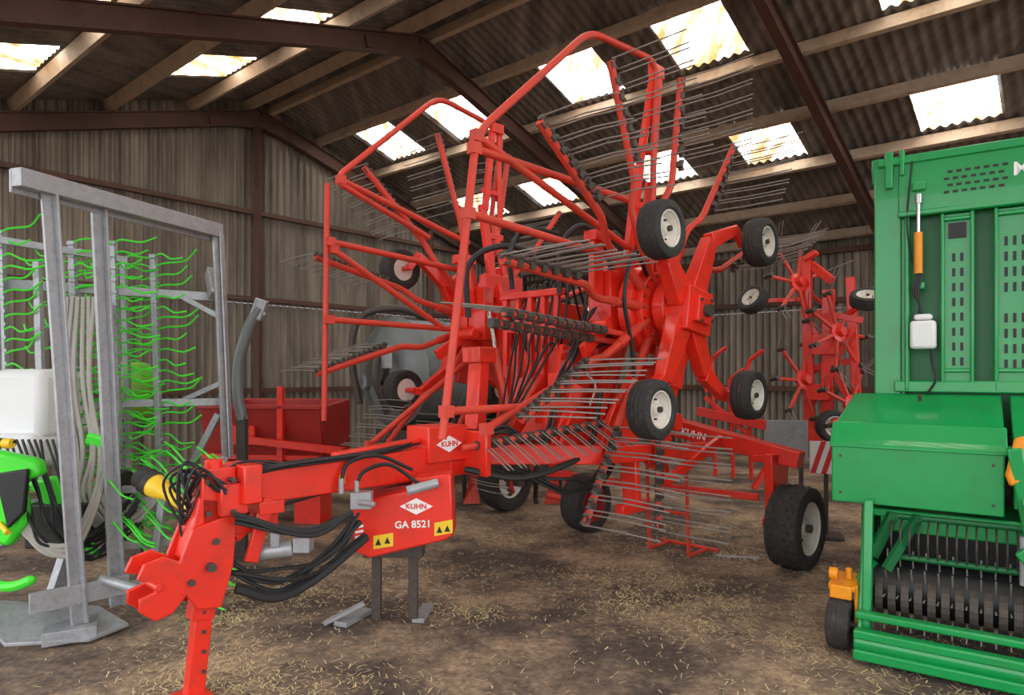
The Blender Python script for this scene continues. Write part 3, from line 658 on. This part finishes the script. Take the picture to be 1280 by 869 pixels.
for i in range(10):
    j = i*.04
    hw.hose([(-3.35+j, 5.0, 2.2), (-3.3+j+J(), 4.9, 1.6), (-3.2+j*.9+J(), 4.85, 1.1), (-3.05+j*.6+J(), 4.7, .75+J()), (-2.8+j*.4, 4.75, .6+J(.06)), (-2.6+j*.3, 4.9, .8)], .016)
for i in range(4): hw.hose([(-3.2, 4.4, .9), (-3.05+J(), 4.3, .62+J()), (-2.85+J(), 4.35, .55+J(.08)), (-2.75+J(), 4.5, .8), (-2.8, 4.7, 1.1+J(.1))], .018)
hw.part('black_hoses', HOSE)
for i in range(12):
    j = i*.04; hw.hose([(-3.4+j, 4.5, 1.2), (-3.2+j+J(.05), 4.35, .85+J(.05)), (-3.0+j*.5, 4.3+J(), .6+j*.3+J(.08)), (-2.8+J(.05), 4.5, .5+J(.1)), (-2.6+J(.1), 4.7, .7+J(.15))], .009)
hw.part('lower_linkage', GALV, .004)
hw.beam((-2.75, 4.7, .45), (-2.15, 5.1, .42), .05, .06); hw.beam((-2.6, 4.9, .25), (-2.2, 4.5, .2), .05, .05); hw.beam((-2.7, 4.9, .6), (-2.3, 5.2, .9), .04, .05); hw.cyl((-2.6, 4.3, .34), (-2.3, 4.25, .28), .03)
hw.beam((-2.4, 5.0, .1), (-2.2, 5.2, 1.0), .05, .05); hw.box((-2.6, 5.1, .05), (.5, .5, .06)); hw.beam((-2.5, 5.2, .05), (-2.45, 5.3, .7), .08, .08)
hw.beam((-3.3, 4.9, .05), (-3.2, 5.1, .7), .08, .08); hw.beam((-2.75, 4.8, .82), (-2.2, 5.0, .80), .05, .05); hw.beam((-2.5, 4.7, .1), (-2.45, 4.8, .85), .05, .05); hw.beam((-2.35, 4.9, .15), (-2.35, 4.9, .8), .04, .04)
for k in range(5): hw.beam((-2.65+k*.1, 4.6+k*.08, .22), (-2.4+k*.08, 4.8+k*.05, .18), .03, .03)
hw.part('lower_tines', LIME)
for i in range(60):
    x = random.uniform(-2.8, -2.2); y = random.uniform(4.6, 5.1); z = random.uniform(.2, 1.15)
    hw.tube([(x, y, z), (x+.12, y-.1, z-.04), (x+.2, y-.1, z-.14), (x+.3, y-.15, z-.15)], .007, 5, .06)
hw.done()

ba = B('plastic_barrel', (-3.52, 6.3, 0)); ba.part('shell', OLIVE)
ba.lathe((0, 0, 1.22), (0, 0, 1), [(0, .15), (.03, .17), (.18, .18), (.20, .19), (.42, .18), (.50, .15), (.52, .09)], 24)
ba.part('stand', DARK); ba.box((0, 0, 1.19), (.4, .4, .06))
for i in (-.16, .16):
    for j in (-.16, .16): ba.beam((i, j, 0), (i, j, 1.18), .04, .04)
ba.done()

cr = B('filling_pipe'); cr.part('pipe', TANK)
cr.hose([(-2.42, 6.1, 1.22), (-2.46, 6.1, 1.45), (-2.45, 6.1, 1.75), (-2.36, 6.1, 2.05), (-2.26, 6.1, 2.22)], .05, 12)
cr.part('mouth', GALV, .01); cr.beam((-2.30, 6.1, 2.12), (-2.24, 6.1, 2.30), .07, .11); cr.box((-2.28, 6.1, 2.16), (.14, .04, .06), ry=-.4)
cr.part('post', DARK); cr.beam((-2.42, 6.1, 0), (-2.42, 6.1, 1.25), .08, .08); cr.box((-2.42, 6.1, .03), (.4, .4, .05)); cr.done()

# ------------------------------------------------------------ slurry tanker
tk = B('slurry_tanker', (-1.25, 9.9, 0), math.atan2(.72, .69))
tk.part('tank', TANK)
tk.lathe((-.6, 0, 1.65), (1, 0, 0), [(-.22, .1), (-.18, .4), (-.06, .68), (0, .74), (.02, .78), (.06, .74), (.7, .74), (.72, .77), (.76, .74), (1.4, .74), (1.44, .78), (1.48, .74), (3.4, .74), (3.55, .5), (3.6, .1)], 44)
tk.part('chassis', DARK); tk.box((.8, 0, .75), (2.8, .8, .2)); tk.box((-.5, 0, .4), (.1, .1, .8))
tk.wheel('', (1.0, -1.0, .6), (0, -1, 0), .6, .4, DRED, tread=True); tk.wheel('', (1.0, 1.0, .6), (0, 1, 0), .6, .4, DRED, tread=True)
tk.part('axle', DARK); tk.cyl((1, -1, .6), (1, 1, .6), .06)
tk.part('pipes', DARK)
tk.hose([(-.9, .35, 1.2), (-1.0, .4, 1.9), (-.9, .3, 2.42), (-.4, .1, 2.55), (.1, 0, 2.4)], .05, 10)
tk.hose([(-.9, -.3, 1.1), (-1.1, -.3, 1.6), (-.95, -.2, 2.0)], .05, 10); tk.cyl((-.75, 0, 1.65), (-.9, 0, 1.65), .2)
tk.part('fittings', GALV); tk.lathe((-.86, .35, 1.5), (1, 0, 0), [(0, .1), (.06, .1)], 16); tk.box((-.95, -.35, 1.85), (.1, .1, .3)); tk.done()

rh = B('front_loader_bucket', (-2.6, 7.6, 0), -.15)
rh.part('shell', DRED, .01)
rh.extr([(-.65, -.3, .75), (-.65, -.45, 1.28), (-.65, .35, 1.34), (-.65, .35, .55), (-.65, .0, .5)], (.04, 0, 0)); rh.extr([(.65, -.3, .75), (.65, -.45, 1.28), (.65, .35, 1.34), (.65, .35, .55), (.65, 0, .5)], (.04, 0, 0))
rh.box((0, .34, .94), (1.35, .03, .80)); rh.box((0, .0, .60), (1.35, .7, .03), rx=-.1); rh.box((0, -.38, 1.0), (1.35, .03, .54), rx=.24); rh.box((0, -.45, 1.28), (1.4, .06, .05))
rh.part('frame', RED); rh.box((.25, -.45, 1.1), (.06, .06, .8)); rh.beam((-.2, -.5, .95), (1.0, -.6, .85), .07, .07); rh.box((-.3, .0, .3), (.3, .3, .6)); rh.box((.4, .0, .3), (.3, .3, .6)); rh.box((0, -.42, .75), (1.3, .05, .05)); rh.box((-.2, -.43, .98), (.3, .04, .2))
rh.done()

# ------------------------------------------------------------ hay tedder (behind right)
td = B('hay_tedder', (4.08, 9.3, 0), math.atan2(-.60, .80), sc_=1.06)
td.part('frame', RED, .006)
td.beam((0, 0, .7), (-.05, 0, 3.0), .12, .12); td.beam((.55, .1, .7), (.45, .1, 2.75), .10, .10); td.beam((-.3, 0, .75), (1.1, 0, .7), .14, .14)
td.beam((.2, 0, .7), (.22, 0, 2.6), .14, .10); td.beam((0, 0, 2.95), (.28, -.1, 2.7), .08, .1); td.beam((0, .1, 1.6), (.5, .1, 1.7), .08, .08); td.beam((-.05, 0, 2.35), (.6, .1, 2.2), .08, .08); td.beam((0, 0, 1.1), (.5, 0, 2.1), .07, .07); td.beam((.5, 0, 1.1), (0, 0, 2.2), .07, .07)
td.box((.2, -.05, 1.9), (.3, .2, .25)); td.box((.1, -.05, 1.3), (.3, .2, .2)); td.beam((-.05, -.08, 3.0), (.1, -.1, 3.08), .12, .06)
td.beam((-.25, -.1, .75), (-.6, -.4, .04), .07, .07); td.beam((.9, 0, .7), (1.0, -.2, .04), .07, .07); td.beam((.9, 0, .7), (.9, .4, .04), .07, .07)
td.beam((-.3, 0, .8), (-1.5, 0, 1.0), .12, .12)
for x, z in ((-.75, 1.7), (-1.0, 1.45), (-1.25, 1.75)): td.tube([(x, 0, .1), (x-.05, 0, z), (x+.15, 0, z+.15)], .03, 8, .08)
td.beam((-.6, 0, 1.35), (-1.4, 0, 1.3), .05, .06); td.beam((-.6, 0, .55), (-1.4, 0, 1.2), .05, .06)
hubs = [(-.12, -.15, 2.7), (.35, -.12, 2.05), (-.05, -.15, 1.45), (.50, -.12, 1.15)]
for hx, hy, hz in hubs:
    A_ = Vector((.9, -.45, .2)).normalized(); X = A_.cross(Vector((0, 0, 1))).normalized(); Y = A_.cross(X); c = Vector((hx, hy, hz))
    td.part('rotor_hubs', RED); td.lathe(c, A_, [(-.08, .05), (-.03, .06), (-.02, .13), (.02, .13), (.03, .07), (.09, .06)], 8)
    for k in range(7):
        an = k*math.pi*2/7+hx; d = X*math.cos(an)+Y*math.sin(an)
        td.part('tine_arms', RED2); td.tube([c+d*.1, c+d*.5], .024, 7)
        td.part('tines', TINE)
        for s_ in (-.03, .03): td.tube([c+d*.5+A_*s_, c+d*.62+A_*(.1+s_), c+d*.80+A_*(.26+s_)], .006, 5)
        td.part('tine_coils', DARK); td.cyl(c+d*.5-A_*.06, c+d*.5+A_*.06, .03, n=10)
td.wheel('', (.72, -.35, 2.42), (.15, -.5, .9), .2, .15); td.wheel('', (-.62, -.35, 2.5), (-.3, -.8, .5), .2, .15); td.wheel('', (.35, -.4, .9), (.6, -.8, 0), .2, .15)
td.part('wheel_arms', RED); td.beam((.45, .05, 2.3), (.72, -.33, 2.38), .05, .05); td.beam((-.05, 0, 2.5), (-.6, -.32, 2.48), .05, .05); td.beam((.5, 0, .9), (.36, -.35, .9), .05, .05)
td.done()

wb = B('hazard_marker_board', (3.12, 6.75, 0), -.35); wb.part('board', TEXTW); wb.box((0, 0, .98-.18), (.30, .02, .32))
wb.part('stripes', TRED)
for k in range(3):
    x = -.15+k*.1; x2 = min(x+.10, .10); wb.extr([(x, -.013, .64), (x+.05, -.013, .64), (x2+.05, -.013, .96), (x2, -.013, .96)], (0, .002, 0))
wb.part('post', DARK); wb.beam((0, .03, 0), (0, .03, .9), .04, .04); wb.box((0, .03, .02), (.3, .3, .03)); wb.done()
gp = B('grey_sheet_panel', (2.95, 7.3, 0), -.2); gp.part('panel', GALV, .004); gp.box((0, 0, .92), (.42, .02, .42)); gp.part('legs', DARK)
for x in (-.15, .15): gp.beam((x, .03, 0), (x, .03, .8), .04, .04)
gp.done()
cu = B('cultivator', (0.0, 8.7, 0), .0)
cu.part('frame', DARK, .005); cu.box((0, 0, .75), (1.3, .1, .1)); cu.box((0, .4, .75), (1.3, .1, .1)); cu.box((-.6, .2, .75), (.1, .4, .1)); cu.box((.6, .2, .75), (.1, .4, .1))
for i in range(5):
    x = -.6+i*.3; cu.hose([(x, 0, .75), (x, -.2, .65), (x, -.2, .3), (x, -.05, .05), (x, -.2, .01)], .03, 8)
cu.part('points', RED2)
for i in range(3): cu.extr([(-.6+i*.5, -.3, .02), (-.52+i*.5, -.3, .35), (-.42+i*.5, -.25, .35), (-.4+i*.5, -.3, .02)], (0, .03, 0))
cu.done()

# ------------------------------------------------------------ light
w = bpy.data.worlds.new('world'); sc.world = w; w.use_nodes = True
w.node_tree.nodes['Background'].inputs[0].default_value = (.95, .97, 1, 1); w.node_tree.nodes['Background'].inputs[1].default_value = 2.9

cam = bpy.data.cameras.new('camera'); co = bpy.data.objects.new('camera', cam); bpy.context.collection.objects.link(co)
cam.sensor_width = 36; cam.lens = 850*36/1280; cam.shift_y = 30.5/1280; cam.clip_end = 200
co.location = (0, 0, 1.65); co.rotation_euler = (math.pi/2, 0, 0); sc.camera = co
